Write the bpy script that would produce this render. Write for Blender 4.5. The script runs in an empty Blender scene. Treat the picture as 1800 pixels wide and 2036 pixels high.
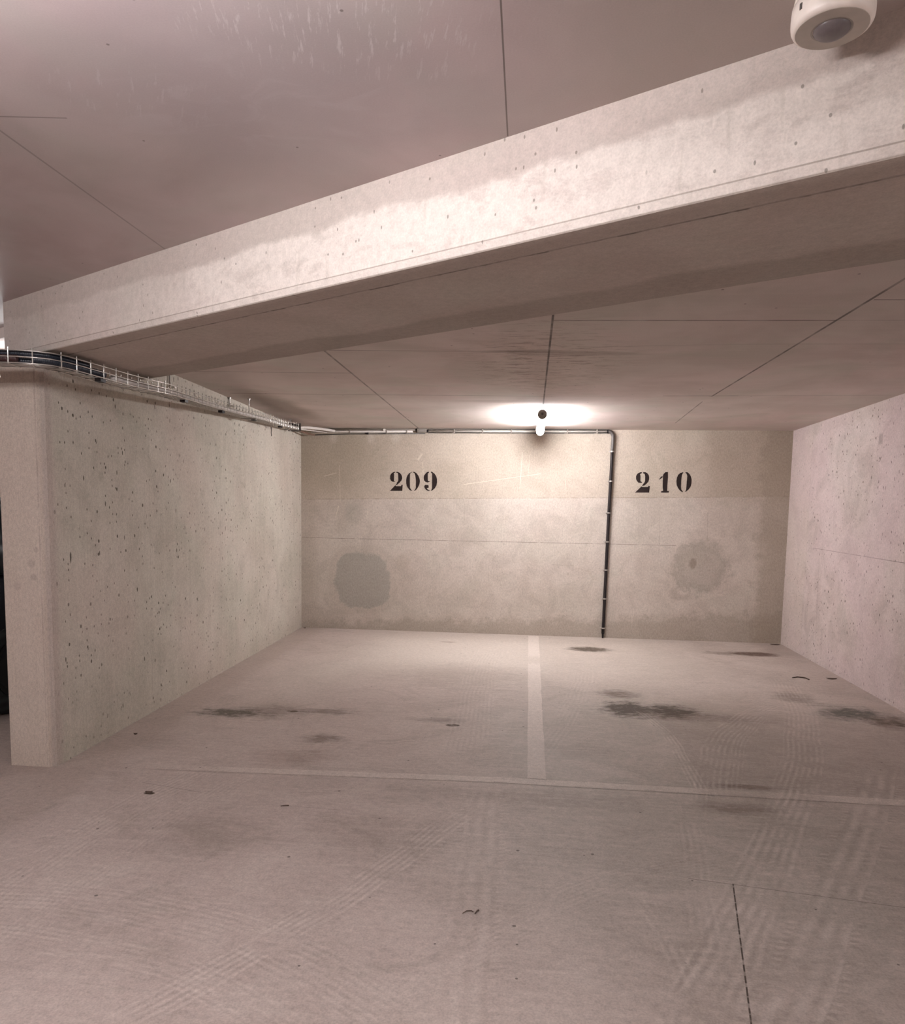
import bpy, bmesh, math, random
from mathutils import Vector, Matrix
random.seed(7)
C = bpy.context.scene.collection
S = bpy.context.scene
EYE = 1.5            # eye height; the numbers below are measured from eye level, floor at -1.5

# ------------------------------------------------------------------ camera
cam_d = bpy.data.cameras.new('camera'); cam = bpy.data.objects.new('camera', cam_d); C.objects.link(cam)
FPX, CX, CY = 1500.82, 888.61, 1166.43
fw = Vector((-0.10653131, 0.98942127, -0.09847148)); rt = Vector((0.99392545, 0.10871843, 0.01710281)); up = Vector((-0.02762755, 0.09605133, 0.99499289))
cam.matrix_world = Matrix(((rt.x, up.x, -fw.x, 0), (rt.y, up.y, -fw.y, 0), (rt.z, up.z, -fw.z, EYE), (0, 0, 0, 1)))
cam_d.sensor_fit = 'VERTICAL'; cam_d.sensor_height = 24.0; cam_d.lens = FPX / 2036 * 24.0
cam_d.shift_x = (900 - CX) / 2036; cam_d.shift_y = (CY - 1018) / 2036
cam_d.clip_start = 0.05; cam_d.clip_end = 100
S.camera = cam
# ------------------------------------------------------------------ world, exposure
w = bpy.data.worlds.new('world'); S.world = w; w.use_nodes = True
w.node_tree.nodes['Background'].inputs[0].default_value = (0.9, 0.93, 1, 1)
w.node_tree.nodes['Background'].inputs[1].default_value = 0.0
S.view_settings.view_transform = 'Standard'; S.view_settings.look = 'None'
S.view_settings.exposure = 0.07; S.view_settings.gamma = 1.0; S.view_settings.use_curve_mapping = False
S.cycles.use_denoising = True; S.cycles.adaptive_threshold = 0.03; S.cycles.use_light_tree = False
S.cycles.max_bounces = 6; S.cycles.diffuse_bounces = 5; S.cycles.glossy_bounces = 2; S.cycles.caustics_reflective = False; S.cycles.sample_clamp_indirect = 6
# lamps of the garage and added aisle fill lamps: (x, y, z, angle of the tube in plan, strength, label); all are tube luminaires under the slab
LAMP_COL = (1.0, 0.955, 0.96)
STALL_LAMP = 140.0; NEAR_LAMP = 88.0; AISLE_FILL = 265.0; BAY_LAMP = 9.0

# ------------------------------------------------------------------ helpers
def P(x, y, z): return Vector((x, y, z + EYE))
def link(name, bm, m, parent=None, smooth=False):
    me = bpy.data.meshes.new(name)
    bmesh.ops.recalc_face_normals(bm, faces=bm.faces)
    bm.to_mesh(me); bm.free()
    if m: me.materials.append(m)
    if smooth:
        for p in me.polygons: p.use_smooth = True
    o = bpy.data.objects.new(name, me); C.objects.link(o)
    if parent:
        o.parent = parent; o.matrix_parent_inverse = parent.matrix_basis.inverted()
    return o
def thing(name, label, cat, loc=(0, 0, 0), group=None):
    o = bpy.data.objects.new(name, None); C.objects.link(o); o.location = loc
    o.empty_display_size = 0.1
    return tag(o, label, cat, group)
def tag(o, label, cat, group=None):
    o['label'] = label; o['category'] = cat
    if group: o['group'] = group
    return o
def struct(o, label=None, cat=None):
    o['kind'] = 'structure'
    if label: o['label'] = label
    if cat: o['category'] = cat
    return o
def prism(bm, pts, z0, z1):
    """vertical prism over a plan polygon"""
    a = [bm.verts.new(P(x, y, z0)) for x, y in pts]; b = [bm.verts.new(P(x, y, z1)) for x, y in pts]
    n = len(pts); bm.faces.new(a[::-1]); bm.faces.new(b)
    for i in range(n): bm.faces.new((a[i], a[(i + 1) % n], b[(i + 1) % n], b[i]))
def box(bm, c, s, R=None):
    vs = []
    for dx in (-.5, .5):
        for dy in (-.5, .5):
            for dz in (-.5, .5):
                v = Vector((dx * s[0], dy * s[1], dz * s[2]))
                if R: v = R @ v
                vs.append(bm.verts.new(Vector(c) + v))
    for f in ((0, 1, 3, 2), (4, 6, 7, 5), (0, 4, 5, 1), (2, 3, 7, 6), (0, 2, 6, 4), (1, 5, 7, 3)): bm.faces.new([vs[i] for i in f])
def frames(pts):
    out = []; n = len(pts); prev = None
    for i, p in enumerate(pts):
        t = (pts[min(i + 1, n - 1)] - pts[max(i - 1, 0)]).normalized()
        if prev is None:
            a = Vector((0, 0, 1)) if abs(t.z) < .9 else Vector((1, 0, 0)); u = t.cross(a).normalized()
        else: u = (prev - t * prev.dot(t)).normalized()
        prev = u; out.append((p, t, u, t.cross(u).normalized()))
    return out
def tube(bm, pts, r, seg=10, rf=None, cap=True):
    """round tube along points; rf(i) optional radius factor"""
    rings = []
    for i, (p, t, u, v) in enumerate(frames(pts)):
        rr = r * (rf(i) if rf else 1)
        rings.append([bm.verts.new(p + (u * math.cos(2 * math.pi * k / seg) + v * math.sin(2 * math.pi * k / seg)) * rr) for k in range(seg)])
    for a, b in zip(rings, rings[1:]):
        for k in range(seg): bm.faces.new((a[k], a[(k + 1) % seg], b[(k + 1) % seg], b[k]))
    if cap: bm.faces.new(rings[0][::-1]); bm.faces.new(rings[-1])
def lathe(bm, c, axis, prof, seg=32):
    """prof: (distance along axis, radius)"""
    ax = Vector(axis).normalized(); a = Vector((0, 0, 1)) if abs(ax.z) < .9 else Vector((1, 0, 0))
    u = ax.cross(a).normalized(); v = ax.cross(u); rings = []
    for d, r in prof:
        rings.append([bm.verts.new(Vector(c) + ax * d + (u * math.cos(2 * math.pi * k / seg) + v * math.sin(2 * math.pi * k / seg)) * max(r, 1e-4)) for k in range(seg)])
    for a_, b_ in zip(rings, rings[1:]):
        for k in range(seg): bm.faces.new((a_[k], a_[(k + 1) % seg], b_[(k + 1) % seg], b_[k]))
    bm.faces.new(rings[0][::-1]); bm.faces.new(rings[-1])
def spline(pts, step=0.05):
    pts = [Vector(p) for p in pts]; out = []
    for i in range(len(pts) - 1):
        p0 = pts[max(i - 1, 0)]; p1 = pts[i]; p2 = pts[i + 1]; p3 = pts[min(i + 2, len(pts) - 1)]
        n = max(1, int((p2 - p1).length / step))
        for k in range(n):
            t = k / n
            out.append(0.5 * ((2 * p1) + (p2 - p0) * t + (2 * p0 - 5 * p1 + 4 * p2 - p3) * t * t + (3 * p1 - p0 - 3 * p2 + p3) * t ** 3))
    out.append(pts[-1]); return out

# ------------------------------------------------------------------ node expressions
class E:
    """small wrapper: arithmetic on sockets builds Math nodes"""
    def __init__(s, nt, v): s.nt = nt; s.v = v
    def op(s, o, b=None, c=None, clamp=False):
        n = s.nt.nodes.new('ShaderNodeMath'); n.operation = o; n.use_clamp = clamp
        for i, x in enumerate((s, b, c)):
            if x is None: continue
            if isinstance(x, E): x = x.v
            if isinstance(x, (int, float)): n.inputs[i].default_value = x
            else: s.nt.links.new(x, n.inputs[i])
        return E(s.nt, n.outputs[0])
    def __add__(s, b): return s.op('ADD', b)
    __radd__ = __add__
    def __sub__(s, b): return s.op('SUBTRACT', b)
    def __rsub__(s, b): return E(s.nt, float(b)).op('SUBTRACT', s)
    def __mul__(s, b): return s.op('MULTIPLY', b)
    __rmul__ = __mul__
    def __truediv__(s, b): return s.op('DIVIDE', b)
    def abs(s): return s.op('ABSOLUTE')
    def sin(s): return s.op('SINE')
    def sqrt(s): return s.op('SQRT')
    def min(s, b): return s.op('MINIMUM', b)
    def max(s, b): return s.op('MAXIMUM', b)
    def clamp(s): return s.op('ADD', 0.0, clamp=True)
    def ss(s, lo, hi):
        n = s.nt.nodes.new('ShaderNodeMapRange'); n.interpolation_type = 'SMOOTHSTEP'
        n.inputs['From Min'].default_value = lo; n.inputs['From Max'].default_value = hi
        s.nt.links.new(s.v, n.inputs['Value']); return E(s.nt, n.outputs['Result'])
class Mat:
    dim = '2D'
    def __init__(s, name, rough=.85, spec=.3):
        m = bpy.data.materials.new(name); m.use_nodes = True; s.m = m; s.nt = m.node_tree
        s.b = s.nt.nodes['Principled BSDF']; s.b.inputs['Roughness'].default_value = rough; s.b.inputs['Specular IOR Level'].default_value = spec
        tc = s.nt.nodes.new('ShaderNodeNewGeometry'); sp = s.nt.nodes.new('ShaderNodeSeparateXYZ'); s.nt.links.new(tc.outputs['Position'], sp.inputs[0])
        s.X = E(s.nt, sp.outputs[0]); s.Y = E(s.nt, sp.outputs[1]); s.Z = E(s.nt, sp.outputs[2]) - EYE
    def vec(s, x, y, z=0.0):
        n = s.nt.nodes.new('ShaderNodeCombineXYZ')
        for i, a in enumerate((x, y, z)):
            if isinstance(a, E): s.nt.links.new(a.v, n.inputs[i])
            else: n.inputs[i].default_value = a
        return n.outputs[0]
    def noise(s, vec, scale, detail=3, rough=.55, dist=0.0):
        n = s.nt.nodes.new('ShaderNodeTexNoise'); n.noise_dimensions = s.dim; n.inputs['Scale'].default_value = scale; n.inputs['Detail'].default_value = detail
        n.inputs['Roughness'].default_value = rough; n.inputs['Distortion'].default_value = dist; s.nt.links.new(vec, n.inputs['Vector'])
        return E(s.nt, n.outputs[0])
    def voro(s, vec, scale):
        n = s.nt.nodes.new('ShaderNodeTexVoronoi'); n.voronoi_dimensions = '2D'; n.inputs['Scale'].default_value = scale; s.nt.links.new(vec, n.inputs['Vector'])
        sc = s.nt.nodes.new('ShaderNodeSeparateColor'); s.nt.links.new(n.outputs['Color'], sc.inputs[0])
        return E(s.nt, n.outputs['Distance']), E(s.nt, sc.outputs[0])
    def mix(s, fac, a, b):
        n = s.nt.nodes.new('ShaderNodeMix'); n.data_type = 'RGBA'
        if isinstance(fac, E): s.nt.links.new(fac.v, n.inputs['Factor'])
        else: n.inputs['Factor'].default_value = fac
        for k, c in (('A', a), ('B', b)):
            i = [q for q in n.inputs if q.name == k and q.type == 'RGBA'][0]
            if isinstance(c, tuple): i.default_value = (*c, 1)
            else: s.nt.links.new(c, i)
        return [q for q in n.outputs if q.type == 'RGBA'][0]
    def scale(s, col, f):
        n = s.nt.nodes.new('ShaderNodeVectorMath'); n.operation = 'SCALE'
        s.nt.links.new(col, n.inputs[0]); s.nt.links.new(f.v, n.inputs['Scale']); return n.outputs[0]
    def color(s, c):
        if isinstance(c, tuple): s.b.inputs['Base Color'].default_value = (*c, 1)
        else: s.nt.links.new(c, s.b.inputs['Base Color'])
    def bump(s, h, strength=.3, dist=.004):
        n = s.nt.nodes.new('ShaderNodeBump'); n.inputs['Strength'].default_value = strength; n.inputs['Distance'].default_value = dist
        s.nt.links.new(h.v, n.inputs['Height']); s.nt.links.new(n.outputs[0], s.b.inputs['Normal'])
    # shapes
    def seg(s, u, v, a, b, w, soft=.5):
        """1 on the line from a to b"""
        ax, ay = a; bx, by = b; L = math.hypot(bx - ax, by - ay); tx, ty = (bx - ax) / L, (by - ay) / L
        d = ((u - ax) * ty - (v - ay) * tx).abs(); t = (u - ax) * tx + (v - ay) * ty
        out = (t - L / 2).abs() - L / 2
        return 1 - (d.max(out)).ss(w * (1 - soft), w)
    def ell(s, u, v, c, r, lo=.6, hi=1.0, n=None, amp=0.):
        du = (u - c[0]) / r[0]; dv = (v - c[1]) / r[1]; d = (du * du + dv * dv).sqrt()
        if n is not None: d = d + (n - .5) * amp
        return 1 - d.ss(lo, hi)
    def rect(s, u, v, x0, x1, y0, y1, soft=.03, n=None, amp=0.):
        d = ((u - (x0 + x1) / 2).abs() - (x1 - x0) / 2).max((v - (y0 + y1) / 2).abs() - (y1 - y0) / 2)
        if n is not None: d = d + (n - .5) * amp
        return 1 - d.ss(-soft, soft)
    def pocks(s, vec, scale, r, keep):
        d, c = s.voro(vec, scale); rr = c * r
        return (1 - (d / (rr + .001)).ss(.6, 1.0)) * c.ss(keep, keep + .02)
def plain(name, col, rough=.5, metal=0., spec=.5, emit=None):
    m = Mat(name, rough, spec); n = m.noise(m.vec(m.X + m.Z, m.Y + m.Z), 40, 1)
    c = m.mix(n, tuple(x * .9 for x in col), tuple(min(1, x * 1.08) for x in col)); m.color(c)
    m.b.inputs['Metallic'].default_value = metal
    if emit:
        m.b.inputs['Emission Color'].default_value = (*LAMP_COL, 1); m.b.inputs['Emission Strength'].default_value = emit
    return m.m

# ------------------------------------------------------------------ concrete
XL, LA, XR, RA, YB = -2.8617, -0.03576, 3.026, 0.0228, 9.3003
ZC, ZF, ZB = 1.0086, 1.0691, 0.7705
BY, BS, BW = 2.2234, -0.58228, 0.869
def xl(y): return XL + LA * (y - YB)
def xr(y): return XR + RA * (y - YB)
def tint(m, vec, col, amt=.5, sc=.9):
    """faint pink and green clouds in the base colour"""
    n = m.noise(vec, sc, 2, .5); n2 = m.noise(vec, sc * 1.7, 3, .6, .4)
    c = m.mix(n.ss(.35, .65) * amt, col, m.mix(.5, col, m_scaled(m, col, (1.10, .93, .98))))
    return m.mix(n2.ss(.45, .7) * amt, c, m_scaled(m, col, (.93, 1.0, .96)))
def m_scaled(m, col, f):
    n = m.nt.nodes.new('ShaderNodeVectorMath'); n.operation = 'MULTIPLY'
    if isinstance(col, tuple): n.inputs[0].default_value = col
    else: m.nt.links.new(col, n.inputs[0])
    n.inputs[1].default_value = f; return n.outputs[0]

def floor_mat():
    m = Mat('floor_concrete', .62, .35); sw = m.nt.nodes.new('ShaderNodeValue'); sw.name = 'paint'; sw.outputs[0].default_value = 0.0; X, Y = m.X, m.Y; v = m.vec(X, Y)
    n1 = m.noise(v, 1.1, 5, .6, .3); n2 = m.noise(v, 9, 4, .65); grain = m.noise(v, 120, 2, .7); fine = m.noise(v, 380, 1, .6)
    strk = m.noise(m.vec(X * 3.2, Y * 26), 1.0, 5, .7); strk2 = m.noise(m.vec(X * 13, Y * 34), 1.0, 4, .75); soft = m.noise(v, 2.6, 6, .72, .6)
    col = m.mix(n1.ss(.3, .7), (.385, .330, .295), (.50, .435, .395))
    # greener grey in the right half of the aisle and middle of the stalls, pinker to the left
    g = m.noise(v, .55, 2, .5, .5)
    pink = 1 - (X + (g - .5) * 2.2).ss(-1.2, .9)
    col = m.mix(pink * .6, col, (.50, .415, .388))
    green = m.ell(X, Y, (.55, 4.6), (1.6, 2.2), .3, 1.1, g, 1.2)
    col = m.mix(green * .65, col, (.375, .352, .312))
    col = m.mix(soft.ss(.46, .68) * .40, col, (.56, .49, .45)); col = m.mix((1 - soft.ss(.32, .48)) * .38, col, (.32, .275, .24))
    col = m.mix(((strk - .47) * 1.2).clamp(), col, (.60, .535, .49))
    # pale dust near the back wall, floury edges
    dust = m.rect(X, Y, -1.9, 1.6, 6.6, 9.6, .7, n1, 1.6)
    col = m.mix(dust * (.25 + strk * .6), col, (.56, .505, .45))
    dst2 = m.rect(X, Y, -1.7, .1, 7.2, 8.8, .3, strk, 1.4); col = m.mix(dst2 * .45, col, (.66, .60, .54))
    dst3 = m.rect(X, Y, -2.2, -1.6, 5.6, 7.2, .2, strk, .9); col = m.mix(dst3 * .3, col, (.60, .54, .49))
    # bare strip along the partition foot
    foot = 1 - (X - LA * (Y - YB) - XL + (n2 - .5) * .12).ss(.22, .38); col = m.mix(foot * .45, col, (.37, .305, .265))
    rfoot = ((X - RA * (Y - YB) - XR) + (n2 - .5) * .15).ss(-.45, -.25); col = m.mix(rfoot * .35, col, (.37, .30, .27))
    # darker brown wedge between the turning tracks
    r6 = ((X + 3.28) * (X + 3.28) + (Y - 4.782) * (Y - 4.782)).sqrt() - 4.28
    wedge = (r6 + (n2 - .5) * .05).ss(-.02, .05) * m.rect(X, Y, .7, 3.2, 3.95, 5.75, .35, n1, .8)
    col = m.mix(wedge * .42, col, (.27, .222, .195))
    # stains: tyre water and oil
    stn = n2 * .55 + strk * .45
    def stain(c, r, k, cc=(.085, .055, .036), lo=.15, amp=1.7, nn=None):
        nonlocal col
        f = m.ell(X, Y, c, r, lo, 1.0, nn or stn, amp); f = (f * k * (strk2.ss(.25, .60) * 1.2 + .45)).clamp(); col = m.mix(f, col, cc)
    stain((.80, 5.86), (.27, .34), 1.0, (.045, .032, .02)); stain((1.12, 5.86), (.28, .26), .95, (.05, .036, .024)); stain((.78, 6.35), (.26, .22), .5)
    stain((1.25, 5.72), (.75, .22), .32, amp=1.2)
    stain((.70, 8.45), (.30, .20), .85, (.10, .08, .062), .35, .9); stain((2.50, 8.52), (.34, .17), .85, (.115, .075, .06), .4, .8); stain((2.15, 8.5), (.3, .15), .35)
    stain((2.52, 6.02), (.34, .32), .75, (.10, .095, .08)); stain((2.75, 5.80), (.30, .25), .6); stain((2.25, 6.5), (.25, .3), .35)
    stain((-2.15, 5.25), (.34, .17), .78, (.115, .10, .08)); stain((-1.85, 5.32), (.32, .30), .30); stain((-1.72, 5.36), (.05, .03), .9, lo=.6, amp=.5); stain((-1.45, 5.40), (.30, .15), .38)
    stain((-.50, 5.19), (.06, .04), .8, lo=.6, amp=.5); stain((-.62, 5.3), (.34, .10), .28); stain((-1.32, 4.74), (.20, .14), .42); stain((-1.40, 4.35), (.35, .22), .22, (.20, .12, .09))
    stain((1.25, 4.25), (.30, .06), .42); stain((1.10, 3.90), (.32, .14), .33); stain((-.1, 3.9), (.8, .16), .16); stain((-.9, 8.6), (.12, .04), .5, (.16, .10, .07))
    stain((-.55, 6.8), (.9, .8), .16); stain((-1.5, 3.2), (.5, .4), .12); stain((-.7, 3.3), (.5, .4), .15)
    stain((-1.951, 3.658), (.035, .02), .8, lo=.7, amp=.2)
    # tyre tracks: pale dust ribs along arcs of circles
    tr = None
    wob = (m.noise(v, 1.6, 1) - .5) * .10
    rib = m.noise(v, 6, 3, .6)
    def track(cx, cy, R, y0, y1, w, nr, k, lug=0., ax=Y):
        nonlocal tr
        nr = round(nr * 1.5)
        r = ((X - cx) * (X - cx) + (Y - cy) * (Y - cy)).sqrt() - R + wob * .5
        a = r.abs(); mk = (1 - a.ss(w * .85, w)) * ax.ss(y0 - .15, y0 + .15) * (1 - ax.ss(y1 - .2, y1 + .2))
        s = (r * (math.pi * nr / w)).sin() * .5 + .5
        if lug:
            lg = ((ax * (2 * math.pi / .036)) + r * 40).sin().ss(-.2, .6) * a.ss(w * .66, w * .72)
            s = s * (1 - a.ss(w * .62, w * .7)) + lg * lug
        f = (s - .3) * mk * k * (rib.ss(.3, .62))
        tr = f if tr is None else tr + f
    track(-8.292, 8.629, 10.737, 4.0, 7.2, .13, 5, .55); track(-50.517, 27.428, 56.956, 1.5, 4.3, .12, 4, .75)
    track(-43.261, 27.946, 51.024, 1.5, 4.6, .13, 3, .8, .7)
    track(-43.56, 27.946, 51.024, 1.5, 3.3, .07, 2, .5)
    track(24.355, 3.287, 24.547, 1.5, 4.0, .13, 3, .5, .8)
    track(-8.591, 6.755, 8.856, 1.6, 3.6, .12, 5, .75, .4)
    track(3.97, 2.48, 5.988, 2.2, 4.1, .12, 5, .6); track(4.25, 2.48, 5.988, 2.2, 4.0, .08, 4, .45)
    track(-3.28, 4.782, 4.28, 3.9, 5.75, .05, 3, .75); track(4.806, 3.652, 3.794, 4.1, 6.2, .10, 4, .55); track(5.72, 3.372, 4.617, 4.2, 5.7, .05, 3, .5)
    track(43.518, 7.191, 43.94, 4.6, 8.2, .16, 7, .38)
    track(-1.826, .155, 2.44, -2.1, -.35, .12, 5, .55, ax=X); track(-1.826, .155, 2.18, -2.1, -.45, .08, 4, .5, ax=X)
    track(-1.64, 2.342, 2.18, 2.3, 2.9, .05, 2, .4); track(-20.365, 9.783, 21.102, 4.6, 7.3, .10, 4, .38)
    track(29.297, -1.239, 28.897, 2.6, 3.9, .06, 3, .4); track(1.9, .9, 2.6, 2.2, 3.4, .10, 5, .3)
    col = m.mix(tr.clamp() * .48, col, (.72, .65, .60)); col = m.mix(((tr * -1.0).clamp()) * .8, col, (.26, .215, .185))
    # saw cuts and hairline cracks
    dash = m.noise(m.vec(Y * 30, 0.0), 1, 2).ss(.35, .5)
    cut = m.seg(X, Y, (.872, 3.076), (.50, 1.2), .0038) * (dash * .6 + .4)
    cut = cut.max(m.seg(X, Y, (.70, 3.10), (1.5, 2.976), .003) * .55).max(m.seg(X, Y, (-2.068, 3.80), (-1.69, 3.71), .003) * .5).max(m.seg(X, Y, (-1.2, 3.60), (-.9, 3.59), .002) * .4).max(m.seg(X, Y, (-.35, 3.28), (.75, 3.14), .0015) * .3)
    cut = cut.max(m.seg(X, Y, (1.5, 2.976), (4.6, 2.55), .003) * .5)
    col = m.mix(cut, col, (.06, .045, .035))
    if True:
        wear = 1 - m.ell(X, Y, (.08, 7.7), (.30, .28), .3, 1, n2, .9) * .8
        wear2 = 1 - m.ell(X, Y, (1.30, 4.1), (.42, .3), .5, 1, n2, .5) * .6
        lf = (X + (n1 - .5) * .8).ss(-2.2, -1.3) * .92 + .08
        al = (.74 + (n1 - .5) * .4) * (grain.ss(.25, .45) * .45 + .55) * wear * wear2 * lf * (Y.ss(4.2, 5.6) * .36 + .60)
        col = m.mix(al.clamp() * E(m.nt, sw.outputs[0]), col, (.70, .63, .58))
    pk = m.pocks(v, 3.1, .028, .84).max(m.pocks(v, 7, .04, .94)); col = m.mix(pk * .75, col, (.07, .06, .05))
    mid = m.noise(v, 34, 3, .7)
    col = m.scale(col, (grain * .55 + mid * .45 + strk2 * .26 + .37))
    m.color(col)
    m.bump(grain * .7 + fine * .3, .3, .003)
    rg = n1 * .25 + .48; m.nt.links.new(rg.v, m.b.inputs['Roughness'])
    return m.m

def grooves(m, lines):
    g = None
    for a, b, w_, k in lines:
        q = m.seg(m.X, m.Y, a, b, w_) * k; g = q if g is None else g.max(q)
    return g

def ceil_rear_mat():
    m = Mat('ceiling_concrete', .7, .3); X, Y = m.X, m.Y; v = m.vec(X, Y)
    n1 = m.noise(v, 1.3, 4, .6, .3); strk = m.noise(m.vec(X * 1.6, Y * 22), 1, 5, .65); grain = m.noise(v, 160, 2, .7)
    col = m.mix(n1.ss(.3, .7), (.55, .485, .45), (.64, .575, .54)); col = tint(m, v, col, .55)
    col = m.mix((strk - .45) * .6, col, (.72, .63, .58))
    # rust coloured bleeding and scabs beside the middle joint
    near = m.ell(X, Y, (.08, 5.3), (.75, 1.7), .2, 1.0, n1, .5)
    scab = m.noise(m.vec(X * 5, Y * 34), 1, 4, .75).ss(.54, .60) * near
    col = m.mix(near * .25, col, (.52, .42, .355)); col = m.mix(scab * .65, col, (.19, .135, .105))
    damp = m.ell(X, Y, (.28, 4.95), (.5, .09), .5, 1, strk, .9); col = m.mix(damp * .35, col, (.22, .17, .14))
    dm2 = m.ell(X, Y, (-.05, 4.88), (.35, .07), .5, 1, strk, .9); col = m.mix(dm2 * .45, col, (.22, .17, .14))
    d3 = m.ell(X, Y, (-.3, 7.0), (.55, .12), .3, 1, strk, 1.3); col = m.mix(d3 * .4, col, (.30, .235, .20))
    tray_shade = m.ell(X, Y, (-2.45, 7.4), (.28, 1.3), .3, 1, n1, .6); col = m.mix(tray_shade * .8, col, (.27, .22, .185))  # shadow of the cable tray on the slab, painted into the colour
    L = [((.09, 3.6), (.098, 7.5), .008, .85), ((-1.32, 3.9), (-1.378, 9.3), .010, .6), ((1.544, 3.2), (1.50, 6.70), .010, .75), ((1.49, 7.0), (1.554, 8.6), .008, .6),
         ((.094, 4.109), (1.53, 4.166), .007, 1.), ((1.543, 4.166), (2.6, 4.19), .004, .5), ((-2.668, 5.496), (-1.33, 5.595), .006, .8), ((-1.33, 4.80), (.086, 4.894), .006, .75),
         ((.265, 4.755), (1.279, 4.703), .004, .45), ((1.279, 4.703), (3.1, 4.754), .004, .5), ((-2.65, 6.544), (.086, 6.704), .008, .8), ((.086, 6.704), (1.35, 6.67), .004, .55),
         ((1.1, 6.675), (1.7, 6.668), .011, 1.), ((1.7, 6.668), (2.9, 6.63), .006, .6), ((1.557, 3.79), (2.6, 3.84), .006, .9), ((1.4, 8.64), (-.3, 8.62), .004, .3)]
    dash = m.noise(v, 5, 2).ss(.2, .6)
    col = m.mix(grooves(m, L) * (dash * .45 + .55), col, (.05, .035, .028))
    pk = m.pocks(v, 6, .05, .9); col = m.mix(pk * .7, col, (.09, .07, .055))
    col = m.scale(col, grain * .25 + .875); m.color(col); m.bump(grain, .15, .002); return m.m

def ceil_front_mat():
    m = Mat('ceiling_concrete_smooth', .42, .42); X, Y = m.X, m.Y; v = m.vec(X, Y)
    n1 = m.noise(v, 1.7, 4, .55, .4); n2 = m.noise(v, 5, 4, .6, .4); grain = m.noise(v, 220, 2, .7)
    col = m.mix(n1.ss(.3, .7), (.44, .37, .36), (.52, .445, .44)); col = tint(m, v, col, .5, 1.2)
    lil = m.ell(X, Y, (-.7, 1.95), (.75, .55), .2, 1.1, n1, .8); col = m.mix(lil * .45, col, (.43, .375, .40))
    right = (X + (n1 - .5) * .4).ss(-.15, .25); col = m.mix(right * .35, col, (.405, .36, .30))
    # pale scratches and laitance
    sc = m.noise(m.vec(X * 70 + Y * 16, Y * 9), 1, 4, .7).ss(.56, .68) * m.ell(X, Y, (-.42, 1.78), (.42, .22), .3, 1.1, n2, 1.2)
    sc2 = m.noise(m.vec((X + Y * .55) * 60, (Y - X * .4) * 7), 1, 3, .7).ss(.60, .70) * m.ell(X, Y, (-1.1, 1.98), (.30, .22), .3, 1.1, n2, 1.)
    smear = m.noise(m.vec(X * 5, Y * 9), 1, 3, .6, .8).ss(.50, .74) * m.ell(X, Y, (-.75, 2.05), (.6, .3), .3, 1.1)
    col = m.mix(sc * .7, col, (.66, .61, .61)); col = m.mix(sc2 * .35, col, (.60, .55, .56)); col = m.mix(smear * .42, col, (.56, .50, .51))
    L = [((-.0855, .3), (-.092, 2.27), .0028, .85), ((-1.549, .9), (-1.541, 3.13), .005, .45), ((-1.49, 2.06), (-1.31, 2.082), .004, .55), ((1.36, .3), (1.355, 2.4), .005, .8)]
    col = m.mix(grooves(m, L), col, (.10, .075, .06))
    pk = m.pocks(v, 7, .035, .88); col = m.mix(pk * .7, col, (.12, .09, .075))
    col = m.scale(col, grain * .16 + .92); m.color(col); m.bump(grain, .04, .002)
    m.nt.links.new((n2 * .25 + .32 + sc * .3).v, m.b.inputs['Roughness']); return m.m

def beam_mat():
    m = Mat('beam_concrete', .8, .25); X = m.X; U = m.X * .864 - m.Y * .503   # along the beam
    Z = m.Z; v = m.vec(U, Z - (m.Y - X * BS - BY))
    n1 = m.noise(v, 2.2, 4, .6, .2); grain = m.noise(v, 150, 3, .7)
    col = m.mix(n1.ss(.3, .7), (.49, .43, .395), (.56, .50, .465)); col = tint(m, v, col, .35, 1.4)
    # smoother darker band under the slab, rough pale skin below it
    edge = m.noise(m.vec(U * 2.2, Z * 3), 1.5, 5, .65)
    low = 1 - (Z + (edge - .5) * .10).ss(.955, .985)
    left = (m.X + (n1 - .5) * .9).ss(-2.0, -1.1)
    peel = m.noise(m.vec(U * 3, Z * 6), 2.2, 6, .75, .15).ss(.34, .50)
    front = 1 - (m.Y - m.X * BS - BY).ss(.02, .06)
    col = m.mix(low * front * (left * .75 + .2) * (peel * .55 + .45), col, (.68, .62, .575))
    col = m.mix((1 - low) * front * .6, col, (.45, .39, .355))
    drips = m.noise(m.vec(U * 16, Z * 2.2), 1, 4, .6).ss(.60, .72) * low * front; col = m.mix(drips * .25, col, (.42, .38, .33))
    # leak line and a shadow band painted along the rear of the soffit
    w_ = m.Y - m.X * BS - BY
    wl = m.noise(m.vec(U * 7, 0.0), 1, 3, .7)
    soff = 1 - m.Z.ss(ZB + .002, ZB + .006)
    ln = 1 - ((w_ - .128 - (wl - .5) * .02).abs()).ss(.002, .009)
    col = m.mix(ln * soff * (.5 + wl.ss(.45, .6) * .5), col, (.07, .055, .045))
    stp = 1 - w_.ss(.10, .15); col = m.mix(stp * soff * .35, col, (.40, .33, .30))
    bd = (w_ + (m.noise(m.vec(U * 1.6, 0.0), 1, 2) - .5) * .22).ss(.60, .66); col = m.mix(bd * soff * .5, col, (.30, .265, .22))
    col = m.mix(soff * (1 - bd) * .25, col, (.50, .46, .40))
    gl = 1 - (m.Z - (ZB + .026)).abs().ss(.001, .0028); col = m.mix(gl * front * .6, col, (.22, .18, .15))
    pk = m.pocks(m.vec(U, Z * .8), 16, .075, .80).max(m.pocks(m.vec(U, Z * .5), 30, .11, .90)); col = m.mix(pk * front * .7, col, (.17, .145, .12))
    mid = m.noise(v, 34, 3, .75); col = m.scale(col, grain * .35 + mid * .35 + .65); m.color(col); m.bump(grain, .35, .003); return m.m

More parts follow.
